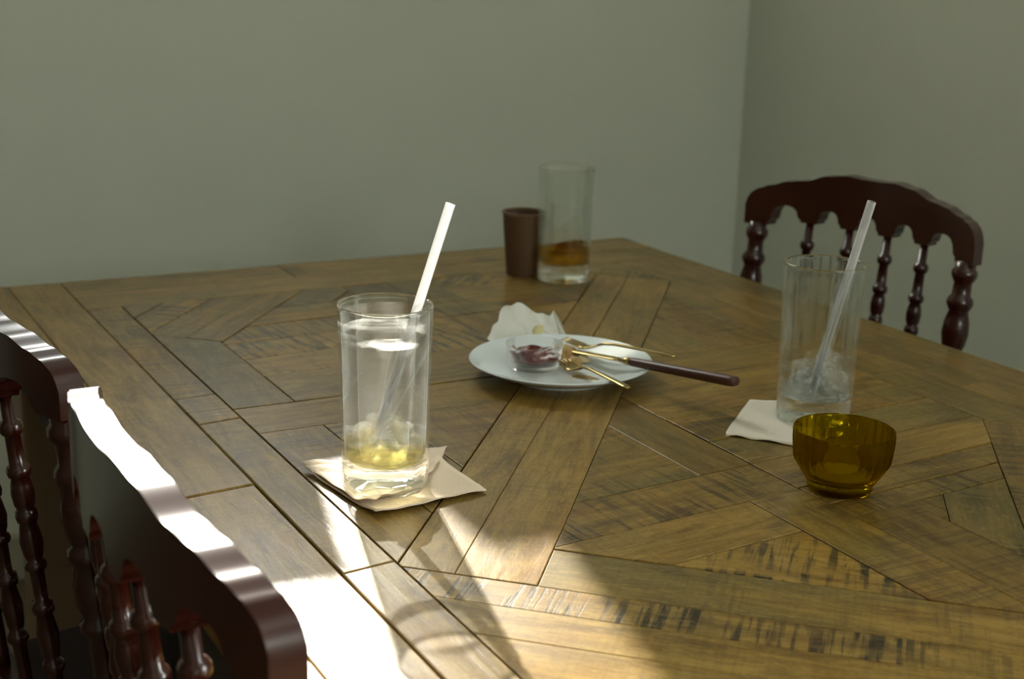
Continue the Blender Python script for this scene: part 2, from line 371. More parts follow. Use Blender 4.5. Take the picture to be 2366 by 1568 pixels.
bl = boxes('added_diffuser', [(0.988, WIN_B[1]-0.002, BACK_Y+0.036, BACK_Y+0.038, WIN_B[2]+0.002, WIN_B[3]-0.002)], 'diffuser')  # added out of view; scatters the sun at the right-hand pane
tag(bl, 'added sheer white blind drawn over one window pane', 'diffuser')

# ------------------------------------------------------------------ table
TX0, TX1, TY0, TY1 = 0.222, 1.141, 0.30, 1.765
table = thing('dining_table', 'large dining table topped with a patchwork of reclaimed wooden planks', 'table', (0.68, 1.03, 0))
tl = Vector((0.68, 1.03, 0))
def tchild(o):
    o.parent = table; o.location = o.location - tl if o.location.length else -tl; return o
core = boxes('tabletop_core', [(TX0+0.002, TX1-0.002, TY0+0.002, TY1-0.002, 0.705, 0.738)], 'core'); tchild(core)
apron = boxes('apron', [(TX0+0.06, TX1-0.06, TY0+0.05, TY0+0.075, 0.62, 0.705), (TX0+0.06, TX1-0.06, TY1-0.075, TY1-0.05, 0.62, 0.705), (TX0+0.06, TX0+0.085, TY0+0.075, TY1-0.075, 0.62, 0.705), (TX1-0.085, TX1-0.06, TY0+0.075, TY1-0.075, 0.62, 0.705)], 'leg'); tchild(apron)
for lx in (TX0+0.03, TX1-0.10):
    for ly in (TY0+0.03, TY1-0.10):
        tchild(boxes('leg', [(lx, lx+0.07, ly, ly+0.07, 0, 0.705)], 'leg', bevel=0.005))

def clip(poly, a, b, c):
    """keep a*x+b*y<=c"""
    out = []
    for i, p in enumerate(poly):
        q = poly[(i+1) % len(poly)]
        dp, dq = a*p[0]+b*p[1]-c, a*q[0]+b*q[1]-c
        if dp <= 0: out.append(p)
        if dp*dq < 0:
            t = dp/(dp-dq); out.append((p[0]+(q[0]-p[0])*t, p[1]+(q[1]-p[1])*t))
    return out
def area(poly): return 0.5*sum(p[0]*q[1]-q[0]*p[1] for p, q in zip(poly, poly[1:]+poly[:1]))
def inset(poly, d):
    res = poly
    for p, q in zip(poly, poly[1:]+poly[:1]):
        ex, ey = q[0]-p[0], q[1]-p[1]; l = math.hypot(ex, ey)
        if l < 1e-6: continue
        nx, ny = ey/l, -ex/l                 # outward for CCW
        res = clip(res, nx, ny, nx*p[0]+ny*p[1]-d)
    return res
def clean(poly):
    out = []
    for p in poly:
        if not out or math.hypot(p[0]-out[-1][0], p[1]-out[-1][1]) > 1e-4: out.append(p)
    if len(out) > 1 and math.hypot(out[0][0]-out[-1][0], out[0][1]-out[-1][1]) < 1e-4: out.pop()
    return out
prng = random.Random(21)
PLANKS = []
def plank(poly, ang, saw=None, tone=None, green=None, ch=0.45):
    poly = clean(poly)
    if len(poly) < 3 or area(poly) < 0.00012: return
    gap = 0.00015 + prng.random()**2*0.0006
    low = clean(inset(poly, gap)); 
    if len(low) < 3 or area(low) < 5e-5: return
    cx = sum(p[0] for p in low)/len(low); cy = sum(p[1] for p in low)/len(low)
    ca, sa = math.cos(-ang), math.sin(-ang)
    lift = prng.uniform(-0.0004, 0.0004); top = TZ + lift
    n = len(low); vs = []
    ctr = Vector((cx, cy))
    def ring(d, z):
        for i, p in enumerate(low):
            a = Vector(low[i-1]) - Vector(p); b = Vector(low[(i+1) % n]) - Vector(p)
            a.normalize(); b.normalize(); bis = a+b
            s = math.sqrt(max(0.03, (1-a.dot(b))/2))
            off = bis.normalized()*min(d/s, 0.004) if bis.length > 1e-5 else Vector((0,0))
            qx, qy = p[0]+off.x-cx, p[1]+off.y-cy
            vs.append((qx*ca-qy*sa, qx*sa+qy*ca, z-TZ))
    ring(0, 0.738); ring(0, top-0.0011*ch); ring(0.0005*ch, top-0.0004*ch); ring(0.0014*ch, top)
    fs = [list(range(n))[::-1], [3*n+i for i in range(n)]]
    for k in range(3):
        for i in range(n):
            j = (i+1) % n; fs.append([k*n+i, k*n+j, (k+1)*n+j, (k+1)*n+i])
    o = link('plank', mesh('plank', vs, fs), 'plank')
    o.location = (cx-tl.x, cy-tl.y, TZ); o.rotation_euler = (0, 0, ang); o.parent = table
    o['saw'] = float(saw if saw is not None else prng.choice([0, 0.2, 0.4, 0.6, 0.85]))
    o['tone'] = float(tone if tone is not None else prng.uniform(0.72, 1.08))
    o['green'] = float(green if green is not None else prng.uniform(0.1, 0.75))
    PLANKS.append(o)
SD, SB, SH = 1.213, -0.96, 0.075
A_D, A_B, A_H, A_V, A_X = math.atan(SD), math.atan(SB), math.atan(SH), math.pi/2, 0.0
CXm, CYm = 1.4, 2.31
BOX = [(0.362, 0.45), (1.037, 0.45), (1.037, 1.615), (0.362, 1.615)]
def region(x0=None, x1=None, y0=None, y1=None, d0=None, d1=None, b0=None, b1=None, h0=None, h1=None, box=None):
    p = [(0.30, 0.40), (1.10, 0.40), (1.10, 1.95), (0.30, 1.95)] if box is None else box
    for lo, hi, (a, b) in ((x0, x1, (1,0)), (y0, y1, (0,1)), (d0, d1, (-SD,1)), (b0, b1, (-SB,1)), (h0, h1, (-SH,1))):
        if hi is not None: p = clip(p, a, b, hi)
        if lo is not None: p = clip(p, -a, -b, -lo)
    return p
def inbox(p):
    for a, b, c in ((1,0,1.037), (-1,0,-0.362), (0,1,1.615), (0,-1,-0.45)): p = clip(p, a, b, c)
    return p
D0, D1, D2 = 0.3825, 0.318, 0.228
BL, BM, BN = 1.25, 1.164, 1.113
BMm = 3.654-BM
for lo, hi, cut in ((D1, D0, 1.83), (D2, D1, 1.95)):
    plank(inbox(region(d0=lo, d1=hi, b0=BM, b1=cut)), A_D, 0.15, 1.02 if lo == D1 else 1.06, 0.25)
    plank(inbox(region(d0=lo, d1=hi, b0=cut, b1=BMm)), A_D, 0.1, 0.92, 0.35)
low = [
 (dict(d1=D2, x1=0.651, h0=0.829), A_H, (0.45, 0.95, 0.6)),
 (dict(d1=D2, x0=0.651, x1=0.707, h0=0.829), A_V, (0.05, 0.80, 0.35)),
 (dict(d1=D2, x1=0.707, h0=0.766, h1=0.829, b0=BL), A_H, (0.75, 0.95, 0.3)),
 (dict(d1=D2, x1=0.654, h0=0.702, h1=0.766, b0=BL), A_H, (0.0, 1.04, 0.3)),
 (dict(x1=0.654, h1=0.702, b0=BL), A_B, (1.0, 1.05, 0.2)),
 (dict(x0=0.654, x1=0.707, h1=0.766, b0=BL), A_V, (0.45, 0.95, 0.5)),
 (dict(x0=0.707, x1=0.767, h1=0.704, b0=BL), A_V, (0.4, 0.72, 0.5)),
 (dict(x0=0.767, h1=0.704, d0=-0.212), A_H, (0.5, 0.85, 0.4)),
 (dict(x0=0.767, h1=0.704, d0=-0.296, d1=-0.212, b0=BL), A_D, (0.7, 0.85, 0.75)),
 (dict(x0=0.979, b0=1.828, y1=1.117), A_V, (0.3, 0.85, 0.5)),
 (dict(y0=1.117, y1=1.190, d1=D2), A_X, (0.1, 0.90, 0.4)),
 (dict(x0=0.979, y0=1.190, d1=D2), A_V, None),
 (dict(x0=0.915, x1=0.979, y0=1.190, d1=D2), A_V, None),
 (dict(x0=0.700, x1=0.915, y0=1.190, d1=D2), A_V, None),
]
hs = [0.704, 0.732, 0.769, 0.829, 0.890, 0.955, 1.06]
for a, b in zip(hs[:-1], hs[1:]):
    low.append((dict(x0=0.707, x1=0.979, d0=-0.296, d1=D2, h0=a, h1=b, y1=1.117), A_H, None))
ds = [-0.296, -0.365, -0.435, -0.505, -0.575, -0.645, -0.8]
for a, b in zip(ds[:-1], ds[1:]):
    low.append((dict(x0=0.767, d0=b, d1=a, b0=BL, b1=1.828), A_D, None))
low.append((dict(d1=D2, b0=BM, b1=BL), A_B, (0.30, 1.0, 0.55)))
low.append((dict(b0=BN, b1=BM), A_B, (0.95, 1.02, 0.25)))
bs_ = [1.113, 1.055, 0.99, 0.92, 0.85, 0.78]
for a, b in zip(bs_[:-1], bs_[1:]): low.append((dict(b0=b, b1=a), A_B, (0.15, 1.05, 0.25)))
for kw, ang, st in low:
    p = region(**kw); s = st or (None, None, None)
    plank(inbox(p), ang, *s)
    pm = [(CXm-x, CYm-y) for x, y in p]
    plank(inbox(pm), ang, s[0], (s[1]-0.08) if st else None, 0.7 if st else None)
def rect(x0, x1, y0, y1, k0=0.0, k1=0.0):
    return [(x0, y0), (x1, y0+k0), (x1, y1+k1), (x0, y1)]
plank(rect(TX0, 0.2595, TY0, 1.02), A_V, 0, 0.95, 0.2); plank(rect(TX0, 0.2595, 1.02, TY1), A_V, 0, 0.9, 0.2)
for y0, y1, s, t in ((TY0, 0.62, 0, 1.0), (0.62, 0.999, 0.15, 0.98), (0.999, TY1, 0.1, 0.92)):
    plank(rect(0.2595, 0.3215, y0, y1, 0.007 if y0 > 0.9 else 0, 0.007 if 0.9 < y1 < 1.2 else 0), A_V, s, t, 0.2, 1.2)
for y0, y1, s, t in ((0.45, 0.822, 0.1, 1.05), (0.822, 1.163, 0.25, 1.0), (1.163, 1.24, 0.6, 0.9), (1.24, 1.615, 0.5, 0.9)):
    plank(rect(0.3215, 0.362, y0, y1, 0.005 if y0 > 0.5 else 0, 0.005 if y1 < 1.5 else 0), A_V, s, t, 0.35, 1.0)
for y0, y1 in ((1.615, 1.688), (1.688, TY1)):
    for x0, x1 in ((0.3215, 0.78), (0.78, TX1)) if y0 < 1.65 else ((0.3215, 0.60), (0.60, TX1)): plank(rect(x0, x1, y0, y1), A_X, 0.1, None, 0.4)
for x0, x1 in ((1.037, 1.088), (1.088, TX1)):
    for y0, y1 in ((TY0, 0.98), (0.98, 1.615)) if x0 < 1.05 else ((TY0, 1.24), (1.24, 1.615)): plank(rect(x0, x1, y0, y1), A_V, 0.15, 0.8, 0.5)
for y0, y1 in ((TY0, 0.375), (0.375, 0.45)): plank(rect(0.3215, 1.037, y0, y1), A_X, 0.2, None, 0.4)

# ------------------------------------------------------------------ chairs
def turned(z0, z1, r, n=None):
    """turned spindle from z0 (bottom) to z1 (top): plain tapered shaft with rings above, bulbs below. r = bulb radius"""
    s = [(0,.56),(.08,.60),(.085,.86),(.095,1.0),(.108,1.0),(.117,.86),(.122,.64),(.17,.68),(.205,.72),(.21,.96),(.222,1.05),(.235,.96),(.24,.72),(.26,.90),(.285,1.0),(.315,.90),(.33,.70),(.335,.88),(.35,.98),(.365,.88),(.37,.7),(.39,.84),(.425,1.02),(.46,.86),(.48,.66),(.485,.9),(.495,1.0),(.505,.9),(.51,.64),(.57,.60),(.60,.60),(.605,.9),(.62,1.0),(.635,.9),(.64,.66),(.70,.98),(.76,.8),(.78,.66),(.79,.95),(.81,1.0),(.825,.66),(.95,.62),(1,.62)] if n is None else \
        [(0,.80),(.02,.80),(.03,1.0),(.045,1.02),(.06,.86),(.07,.70),(.11,.74),(.125,1.0),(.14,1.05),(.155,.9),(.165,.76),(.20,.98),(.24,1.06),(.28,.9),(.295,.74),(.305,1.0),(.32,1.06),(.335,1.0),(.345,.76),(.39,1.02),(.44,.98),(.47,.74),(.48,1),(.495,1.04),(.51,.74),(.60,.72),(.7,.72),(.71,1.0),(.725,1.04),(.74,.74),(.80,1.0),(.86,.8),(.88,.95),(.9,.95),(.92,.75),(1,.75)]
    s = [(1-t, q) for t, q in reversed(s)]
    return [(r*q, z0+(z1-z0)*t) for t, q in s]
def bobbin(z0, z1, r, n):
    out = []; L_ = (z1-z0)/n
    for i in range(n):
        for t, q in ((0.0, 0.62), (0.05, 0.62), (0.10, 0.98), (0.16, 1.06), (0.22, 0.98), (0.26, 0.66), (0.32, 0.66), (0.44, 0.86), (0.58, 1.0), (0.72, 0.95), (0.84, 0.78), (0.94, 0.64)):
            out.append((r*q, z0+i*L_+L_*t))
    return out + [(r*0.62, z1)]
def crest_outline(CW, top, zs, zp, za):
    """closed outline in (y,z) about the crest's reference height; zs socket, zp pendant and za arch heights"""
    hw = CW; post_w = 0.030; pw = 0.0105
    pend = [q*(hw-post_w) for q in (0.6, 0.2, -0.2, -0.6)]
    edges = [hw-post_w] + [e for c in pend for e in (c+pw, c-pw)] + [-(hw-post_w)]
    low = [(hw, zs), (hw-post_w, zs)]
    for k in range(5):
        a, b = edges[2*k], edges[2*k+1]; w = a-b
        z0 = zs if k == 0 else zp; z1 = zs if k == 4 else zp
        if k: low.append((a, zp))
        for t, q in ((0.015, 0.16), (0.10, 0.30), (0.115, 0.45), (0.15, 0.68), (0.23, 0.87), (0.35, 0.97), (0.5, 1.0), (0.65, 0.97), (0.77, 0.87), (0.85, 0.68), (0.885, 0.45), (0.90, 0.30), (0.985, 0.16)):
            zz = z0 if t < 0.5 else z1
            low.append((a-w*t, zz+(za-zz)*q))
        if k < 4: low.append((b, zp))
    low += [(-(hw-post_w), zs), (-hw, zs)]
    return top, low
def slab(top, low, x0, x1, bow, n=150):
    """board between an upper and a lower edge line given over y, bowed backwards in plan"""
    def interp(pts, y):
        pts = sorted(pts)
        for (ya, za), (yb, zb) in zip(pts[:-1], pts[1:]):
            if ya <= y <= yb: return za if yb-ya < 1e-9 else za+(zb-za)*(y-ya)/(yb-ya)
        return pts[0][1] if y < pts[0][0] else pts[-1][1]
    ya, yb = min(p[0] for p in top), max(p[0] for p in top)
    ys = sorted(set([round(p[0], 5) for p in low if ya <= p[0] <= yb] + [round(ya+(yb-ya)*i/n, 5) for i in range(n+1)]))
    vs, fs = [], []
    for y in ys:
        zt, zb = interp(top, y), interp(low, y)
        for x, z in ((x0, zb), (x1, zb), (x1, zt), (x0, zt)): vs.append((x-bow(y), y, z))
    for i in range(len(ys)-1):
        for k in range(4):
            k2 = (k+1) % 4; fs.append([4*i+k, 4*i+k2, 4*i+4+k2, 4*i+4+k])
    fs.append([0, 1, 2, 3]); e = 4*(len(ys)-1); fs.append([e+3, e+2, e+1, e])
    return mesh('rail', vs, fs)
def smooth_profile(ctrl, n=60):
    out = []
    ys = [c[0] for c in ctrl]
    for i in range(n+1):
        y = ys[0] + (ys[-1]-ys[0])*i/n
        for (ya, za), (yb, zb) in zip(ctrl[:-1], ctrl[1:]):
            if ya <= y <= yb + 1e-9:
                t = (y-ya)/max(1e-9, yb-ya); t = t*t*(3-2*t); out.append((y, za+(zb-za)*t)); break
    return out
def top_arch(CW, k):
    c = [(-1.0, -0.014), (-0.985, -0.004), (-0.95, 0.004), (-0.90, 0.009), (-0.82, 0.014), (-0.68, 0.021), (-0.56, 0.024), (-0.36, 0.034), (-0.20, 0.0375), (-0.07, 0.036)]
    c = c + [(-y, z) for y, z in reversed(c)]
    return smooth_profile([(y*CW, z*k) for y, z in c], 110)
BOW = 0.032
def make_chair(name, label, CW, karch, zref, loc, rot, zs, zp, za):
    t = thing(name, label, 'chair', loc, rot, 'matching spindle-back wooden chairs')
    bow = lambda y: BOW*(1-(y/CW)**2); top = top_arch(CW, karch)
    tilt = lambda z: -0.10*(z-0.46)          # back leans backwards (local -x)
    xt = tilt(zref)
    cr = sharp(link('crest_rail', slab(*crest_outline(CW, top, zs, zp, za), -0.010, 0.010, bow), 'mahogany', t, True), 50)
    cr.location = (xt, 0, zref)
    md = cr.modifiers.new('bevel', 'BEVEL'); md.width = 0.0035; md.segments = 2; md.limit_method = 'ANGLE'; md.angle_limit = math.radians(50)
    me_post = mesh('post', *lathe([(0, 0)] + turned(0.0, zref+zs-0.46+0.004, 0.0150, 'post') + [(0, zref+zs-0.46+0.004)], 24))
    for s in (-1, 1):
        o = link('back_post', me_post if s < 0 else me_post.copy(), None, t, True)
        o.data.materials.append(M['mahogany'])
        o.location = (-bow(CW-0.015), s*(CW-0.015), 0.46); o.rotation_euler = (0, -math.atan(0.10), 0)
    me_sp = mesh('spindle', *lathe([(0, 0)] + turned(0.0, zref+zp-0.515+0.004, 0.0093) + [(0, zref+zp-0.515+0.004)], 16)); me_sp.materials.append(M['mahogany'])
    for q in (-0.6, -0.2, 0.2, 0.6):
        y = q*(CW-0.028)
        o = link('spindle', me_sp, None, t, True); o.location = (tilt(0.515)-bow(y), y, 0.515); o.rotation_euler = (0, -math.atan(0.10), 0)
    lr = link('lower_rail', slab([(-CW+0.018, 0.517), (CW-0.018, 0.517)], [(-CW+0.018, 0.495), (CW-0.018, 0.495)], -0.015, 0.005, bow, 20), 'mahogany', t)
    # seat
    sv = [(0.0, -CW), (0.40, -CW-0.02), (0.40, CW+0.02), (0.0, CW)]
    vs = [(x-0.015, y, z) for z in (0.415, 0.445) for x, y in sv]
    fs = [[3,2,1,0],[4,5,6,7]] + [[i,(i+1)%4,4+(i+1)%4,4+i] for i in range(4)]
    so = link('seat', mesh('seat', vs, fs), 'mahogany', t); md = so.modifiers.new('bevel', 'BEVEL'); md.width = 0.008; md.segments = 3
    vs = [(0.012+(x*0.93), y*0.9, z) for z in (0.444, 0.465) for x, y in sv]
    pad = link('seat_pad', mesh('seat_pad', vs, fs), 'seat', t); md = pad.modifiers.new('bevel', 'BEVEL'); md.width = 0.012; md.segments = 3
    me_leg = mesh('leg', *lathe([(0, 0), (0.010, 0.0)] + bobbin(0.01, 0.415, 0.0155, 4) + [(0, 0.418)], 16)); me_leg.materials.append(M['mahogany'])
    for x in (0.02, 0.355):
        for s in (-1, 1):
            o = link('leg', me_leg, None, t, True); o.location = (x, s*(CW-0.01), 0)
    for z in (0.14, 0.22):
        for s in (-1, 1):
            link('stretcher', mesh('stretcher', *tube_data([(0.02, s*(CW-0.01), z), (0.355, s*(CW-0.01), z)], 0.008, 10)), 'mahogany', t, True)
    link('stretcher', mesh('stretcher', *tube_data([(0.355, -CW+0.01, 0.25), (0.355, CW-0.01, 0.25)], 0.008, 10)), 'mahogany', t, True)
    return t
def place_chair(name, label, flip, karch, zref, near, far, zs, zp, za):
    """near/far: world (x,y) of the crest's two ends at the crest"""
    n, f = Vector(near), Vector(far); c = (n+f)/2; d = (f-n).normalized()
    face = Vector((d.y, -d.x))               # local +x if d is local +y
    if flip: face = -face
    rot = math.atan2(face.y, face.x)
    off = 0.10*(zref-0.46)                   # crest sits behind the seat line
    base = c + face*off
    return make_chair(name, label, (f-n).length/2, karch, zref, (base.x, base.y, 0), rot, zs, zp, za)
place_chair('spindle_chair', 'nearest dark mahogany spindle-back chair, sunlight glinting along its crest rail', False, 0.95, 0.850, (0.197, 0.572), (0.193, 0.975), -0.034, -0.036, -0.014)
place_chair('spindle_chair', 'mahogany spindle-back chair cut off by the left frame edge beyond the nearest chair', False, 0.95, 0.850, (0.190, 1.018), (0.133, 1.410), -0.034, -0.036, -0.014)
place_chair('spindle_chair', 'dark spindle-back chair with arched scalloped crest across the table by the wall corner', True, 1.0, 0.855, (1.255, 1.178), (1.177, 1.512), -0.040, -0.031, -0.011)

# ------------------------------------------------------------------ highball glasses
GR, GB, GH = 0.0362, 0.0330, 0.145
def highball(name, label, loc, ring=True, seed=0):
    g = thing(name, label, 'glass', loc)
    t = 0.0022; fl = 0.022                  # wall thickness, height of the thick base
    outer = [(0, 0.0035), (GB*0.45, 0.0055), (GB*0.72, 0.0010), (GB-0.004, 0.0), (GB-0.0012, 0.0008), (GB, 0.003)]
    for i in range(1, 15):
        z = 0.003 + (GH-0.0035-0.003)*i/14; outer.append((GB+(GR-GB)*(z/GH), z))
    outer += [(GR+0.0004, GH-0.0018), (GR, GH-0.0005), (GR-t*0.5, GH), (GR-t, GH-0.0006), (GR-t-0.0002, GH-0.002)]
    inner = []
    for i in range(14, 0, -1):
        z = fl + (GH-0.004-fl)*i/14; inner.append((GB+(GR-GB)*(z/GH)-t, z))
    inner += [(GB-t-0.0015, fl+0.002), (GB-t-0.004, fl), (0, fl-0.001)]
    prof = outer+inner; k0 = len(outer)
    def flute(th, i, r, z):
        if i >= k0 and z > fl+0.001: return 0.0004*abs(math.cos(6*th))*min(1, (GH-z)/0.02)
        if 3 < i < k0-6 and z < 0.022: return 0.0006*math.cos(12*th)*(1-z/0.022)
        return 0.0
    ob = lathe_obj('glass_body', prof, 'glass_wall', g, 96, flute)
    ob.data.materials.append(M['glass'])
    for p_ in ob.data.polygons:
        if p_.center.z < fl+0.0015 or p_.center.z > GH-0.003: p_.material_index = 1
    if ring:
        rr = lambda z: GB+(GR-GB)*(z/GH)-t-0.0003
        lathe_obj('foam_ring', [(rr(0.117)-0.0004, 0.117), (rr(0.121)-0.0004, 0.121), (rr(0.126)-0.0004, 0.126)], 'residue', g, 64)
        lathe_obj('haze_edge_gleam', [(rr(z), z) for z in (0.026, 0.05, 0.08, 0.110, 0.138)], 'haze_gleam', g, 64)
    return g
def ice_chunk(name, label, loc, size, mat, seed, group):
    rng = random.Random(seed)
    bm = bmesh.new(); bmesh.ops.create_cube(bm, size=1.0)
    bmesh.ops.subdivide_edges(bm, edges=bm.edges, cuts=2, use_grid_fill=True)
    rot = Matrix.Rotation(rng.uniform(0, 6), 3, 'Z') @ Matrix.Rotation(rng.uniform(-0.5, 0.5), 3, 'X')
    for v in bm.verts:
        c = v.co.copy(); c = c.lerp(c.normalized()*0.55, 0.45)
        c *= 1+0.22*noise.noise(c*2.2+Vector((seed*3.1, 0, 0)))
        v.co = rot @ Vector((c.x*size[0], c.y*size[1], c.z*size[2]))
    me = bpy.data.meshes.new(name); bm.to_mesh(me); bm.free()
    o = link(name, me, mat, None, True); o.location = loc
    return tag(o, label, 'ice', group)
def drink(name, label, loc, z0, z1, mat, wob=0.0):
    r = lambda z: GB+(GR-GB)*(z/GH)-0.0022-0.0012
    prof = [(0, z0), (r(z0)-0.0022, z0), (r(z0+0.003), z0+0.003), (r(z1)-0.0002, z1+0.0006), (r(z1)-0.002, z1-0.0002), (0, z1-0.0003)]
    o = lathe_obj(name, prof, mat, None, 48); o.location = loc
    return tag(o, label, 'drink')
def straw(name, label, p0, p1):
    p0, p1 = Vector(p0), Vector(p1); d = p1-p0
    n = 12; pts = [Vector((0,0,0)), d]
    r, w = 0.0038, 0.0004
    up = d.normalized(); a = up.orthogonal().normalized(); b = up.cross(a); vs, fs = [], []
    for q, rr in ((0, r), (1, r), (1, r-w), (0, r-w)):
        for k in range(20):
            th = 2*math.pi*k/20; vs.append(d*q + (a*math.cos(th)+b*math.sin(th))*rr)
    for s in range(4):
        for k in range(20):
            k2 = (k+1) % 20; s2 = (s+1) % 4; fs.append([s*20+k, s*20+k2, s2*20+k2, s2*20+k])
    o = link(name, mesh(name, vs, fs), 'straw', None, True); sharp(o, 50); o.location = p0
    return tag(o, label, 'straw')

gl = Vector((0.410, 0.957, TZ+0.0022)); gb_ = Vector((0.912, 1.548, TZ+0.0005)); gr_ = Vector((0.832, 0.956, TZ+0.0012))
highball('highball_glass', 'sunlit tall glass with ice and pale yellow drink dregs, on a crumpled beige napkin', gl)
highball('highball_glass', 'tall glass at the far table corner beside the brown cup', gb_, ring=False)
highball('highball_glass', 'tall glass of white melting ice on a pale napkin behind the amber bowl', gr_, ring=False)
drink('drink', 'pale yellow drink at the bottom of the sunlit glass', gl, 0.0225, 0.036, 'drink')
drink('drink', 'brown drink left in the far corner glass', gb_, 0.0225, 0.040, 'drink_brown')
drink('drink', 'clear melt water under ice in the glass behind the amber bowl', gr_, 0.0225, 0.030, 'ice')
def rel(c, dx, dy, dz): return (c.x+dx, c.y+dy, c.z+dz)
ice_chunk('ice_chunk', 'largest ice chunk in the sunlit glass', rel(gl, 0.006, -0.004, 0.043), (0.026, 0.022, 0.020), 'ice', 1, 'ice in the sunlit glass')
ice_chunk('ice_chunk', 'ice chunk at the left inside wall of the sunlit glass', rel(gl, -0.015, 0.004, 0.040), (0.018, 0.020, 0.018), 'ice', 2, 'ice in the sunlit glass')
ice_chunk('ice_chunk', 'small ice chunk behind the others in the sunlit glass', rel(gl, 0.010, 0.016, 0.041), (0.018, 0.016, 0.016), 'ice', 3, 'ice in the sunlit glass')
for k, (dx, dy, dz, s, lb) in enumerate(((-0.014, -0.006, 0.036, 0.026, 'white ice lump on the left in the glass behind the amber bowl'), (0.012, -0.008, 0.036, 0.026, 'white ice lump on the right in the glass behind the amber bowl'), (0.002, 0.014, 0.040, 0.026, 'white ice lump at the back in the glass behind the amber bowl'), (0.010, -0.002, 0.056, 0.017, 'hollow rounded ice piece topping the ice in the glass behind the amber bowl'))):
    ice_chunk('ice_lump', lb, rel(gr_, dx, dy, dz), (s, s*0.9, s*0.95), 'frost', 10+k, 'ice in the glass behind the amber bowl')
ice_chunk('ice_chunk', 'melting ice piece floating in the far corner glass', rel(gb_, 0.004, -0.004, 0.043), (0.030, 0.028, 0.014), 'drink_brown', 31, 'ice in the far corner glass')
def straw_in(g, label, contact, top_y, bottom):
    c = Vector(rel(g, *contact)); b = Vector(rel(g, *bottom)); d = c-b
    # extend until the straw's end reaches image row top_y
    lo, hi = 1.0, 4.0
    for _ in range(40):
        mid = (lo+hi)/2; p = R3.transposed() @ (b+d*mid-CAM); y = PY+F*p.y/p.z
        if y > top_y: lo = mid
        else: hi = mid
    return straw('drinking_straw', label, b, b+d*lo)
straw_in(gl, 'white translucent straw leaning in the sunlit glass', (0.0296, 0.0021, GH), 470, (-0.006, 0.0104, 0.027))
straw_in(gr_, 'clear straw leaning in the glass behind the amber bowl', (0.0031, -0.0295, GH), 466, (-0.0069, -0.004, 0.029))

# ------------------------------------------------------------------ amber bowl
bo = thing('amber_bowl', 'small ribbed amber glass bowl in front of the right-hand glass', 'bowl', (0.735, 0.806, TZ+0.0004))
bp = [(0, 0.002), (0.018, 0.002), (0.021, 0.0), (0.0245, 0.0006), (0.0255, 0.003), (0.0250, 0.0045), (0.0275, 0.009), (0.0318, 0.0155), (0.0352, 0.021), (0.0372, 0.0255), (0.0380, 0.032), (0.0388, 0.042), (0.0394, 0.0490), (0.0391, 0.0503), (0.0380, 0.0505), (0.0372, 0.0490)]
bi = [(0.0366, 0.042), (0.0358, 0.032), (0.0350, 0.026), (0.0325, 0.0205), (0.0285, 0.0145), (0.0235, 0.0105), (0, 0.0098)]
def ribs(th, i, r, z):
    if 9 <= i <= 12: return 0.0009*math.cos(30*th)*(1 if z < 0.045 else 0.3)
    return 0.0
lathe_obj('glass_body', bp+bi, 'amber', bo, 144, ribs, 60)
lathe_obj('contents', [(0, 0.0104), (0.0232, 0.0112), (0.0236, 0.0135), (0.020, 0.0142), (0, 0.0138)], 'wax', bo, 40)

# ------------------------------------------------------------------ paper napkins
def sheet(name, corners, n, zf, mat, thick=0.0009):
    """bilinear sheet over four (x,y) corners; zf(u,v)->height above the table"""
    A, B, C, D = [Vector(c) for c in corners]; vs, fs = [], []
    for j in range(n+1):
        for i in range(n+1):
            u, v = i/n, j/n
            p = A*(1-u)*(1-v) + B*u*(1-v) + C*u*v + D*(1-u)*v
            vs.append((p.x, p.y, TZ+zf(u, v)))
    for j in range(n):
        for i in range(n):
            a = j*(n+1)+i; fs.append([a, a+1, a+n+2, a+n+1])
    o = link(name, mesh(name, vs, fs), mat, None, True)
    md = o.modifiers.new('solid', 'SOLIDIFY'); md.thickness = thick; md.offset = 1
    return o
def q2(px, py): p = at(px, py); return (p.x, p.y)
nap = thing('paper_napkin', 'crumpled beige paper napkin under the sunlit glass', 'napkin', (gl.x, gl.y, TZ))
def np_child(o): o.parent = nap; o.location = Vector((-gl.x, -gl.y, -TZ)); return o
wob = lambda u, v, a, s: a*noise.noise(Vector((u*s, v*s, 3.3)))
lift = lambda u, v: 0.0100*max(0, abs(u-0.5)*2-0.60)**1.3*2 + 0.009*max(0, abs(v-0.5)*2-0.62)
np_child(sheet('lower_layer', [q2(705, 1092), q2(868, 1196), q2(1124, 1140), q2(1015, 1062)], 22, lambda u, v: 0.0005+0.45*lift(u, v)*(1+wob(u, v, 1.0, 4)), 'napkin'))
np_child(sheet('upper_fold', [q2(697, 1084), q2(842, 1180), q2(985, 1118), q2(1034, 1046)], 22, lambda u, v: 0.0014+0.0004+0.6*lift(u, v)*(1+wob(u+3, v, 1.0, 5)), 'napkin', 0.0005))
nr = sheet('paper_napkin', [q2(1733, 925), q2(1672, 1006), q2(1860, 1036), q2(1905, 948)], 18, lambda u, v: 0.0004+0.5*lift(u, v)*(0.3+wob(u+7, v, 1.0, 4)), 'napkin_pale', 0.0005)
tag(nr, 'flat pale paper napkin under the glass behind the amber bowl', 'napkin')

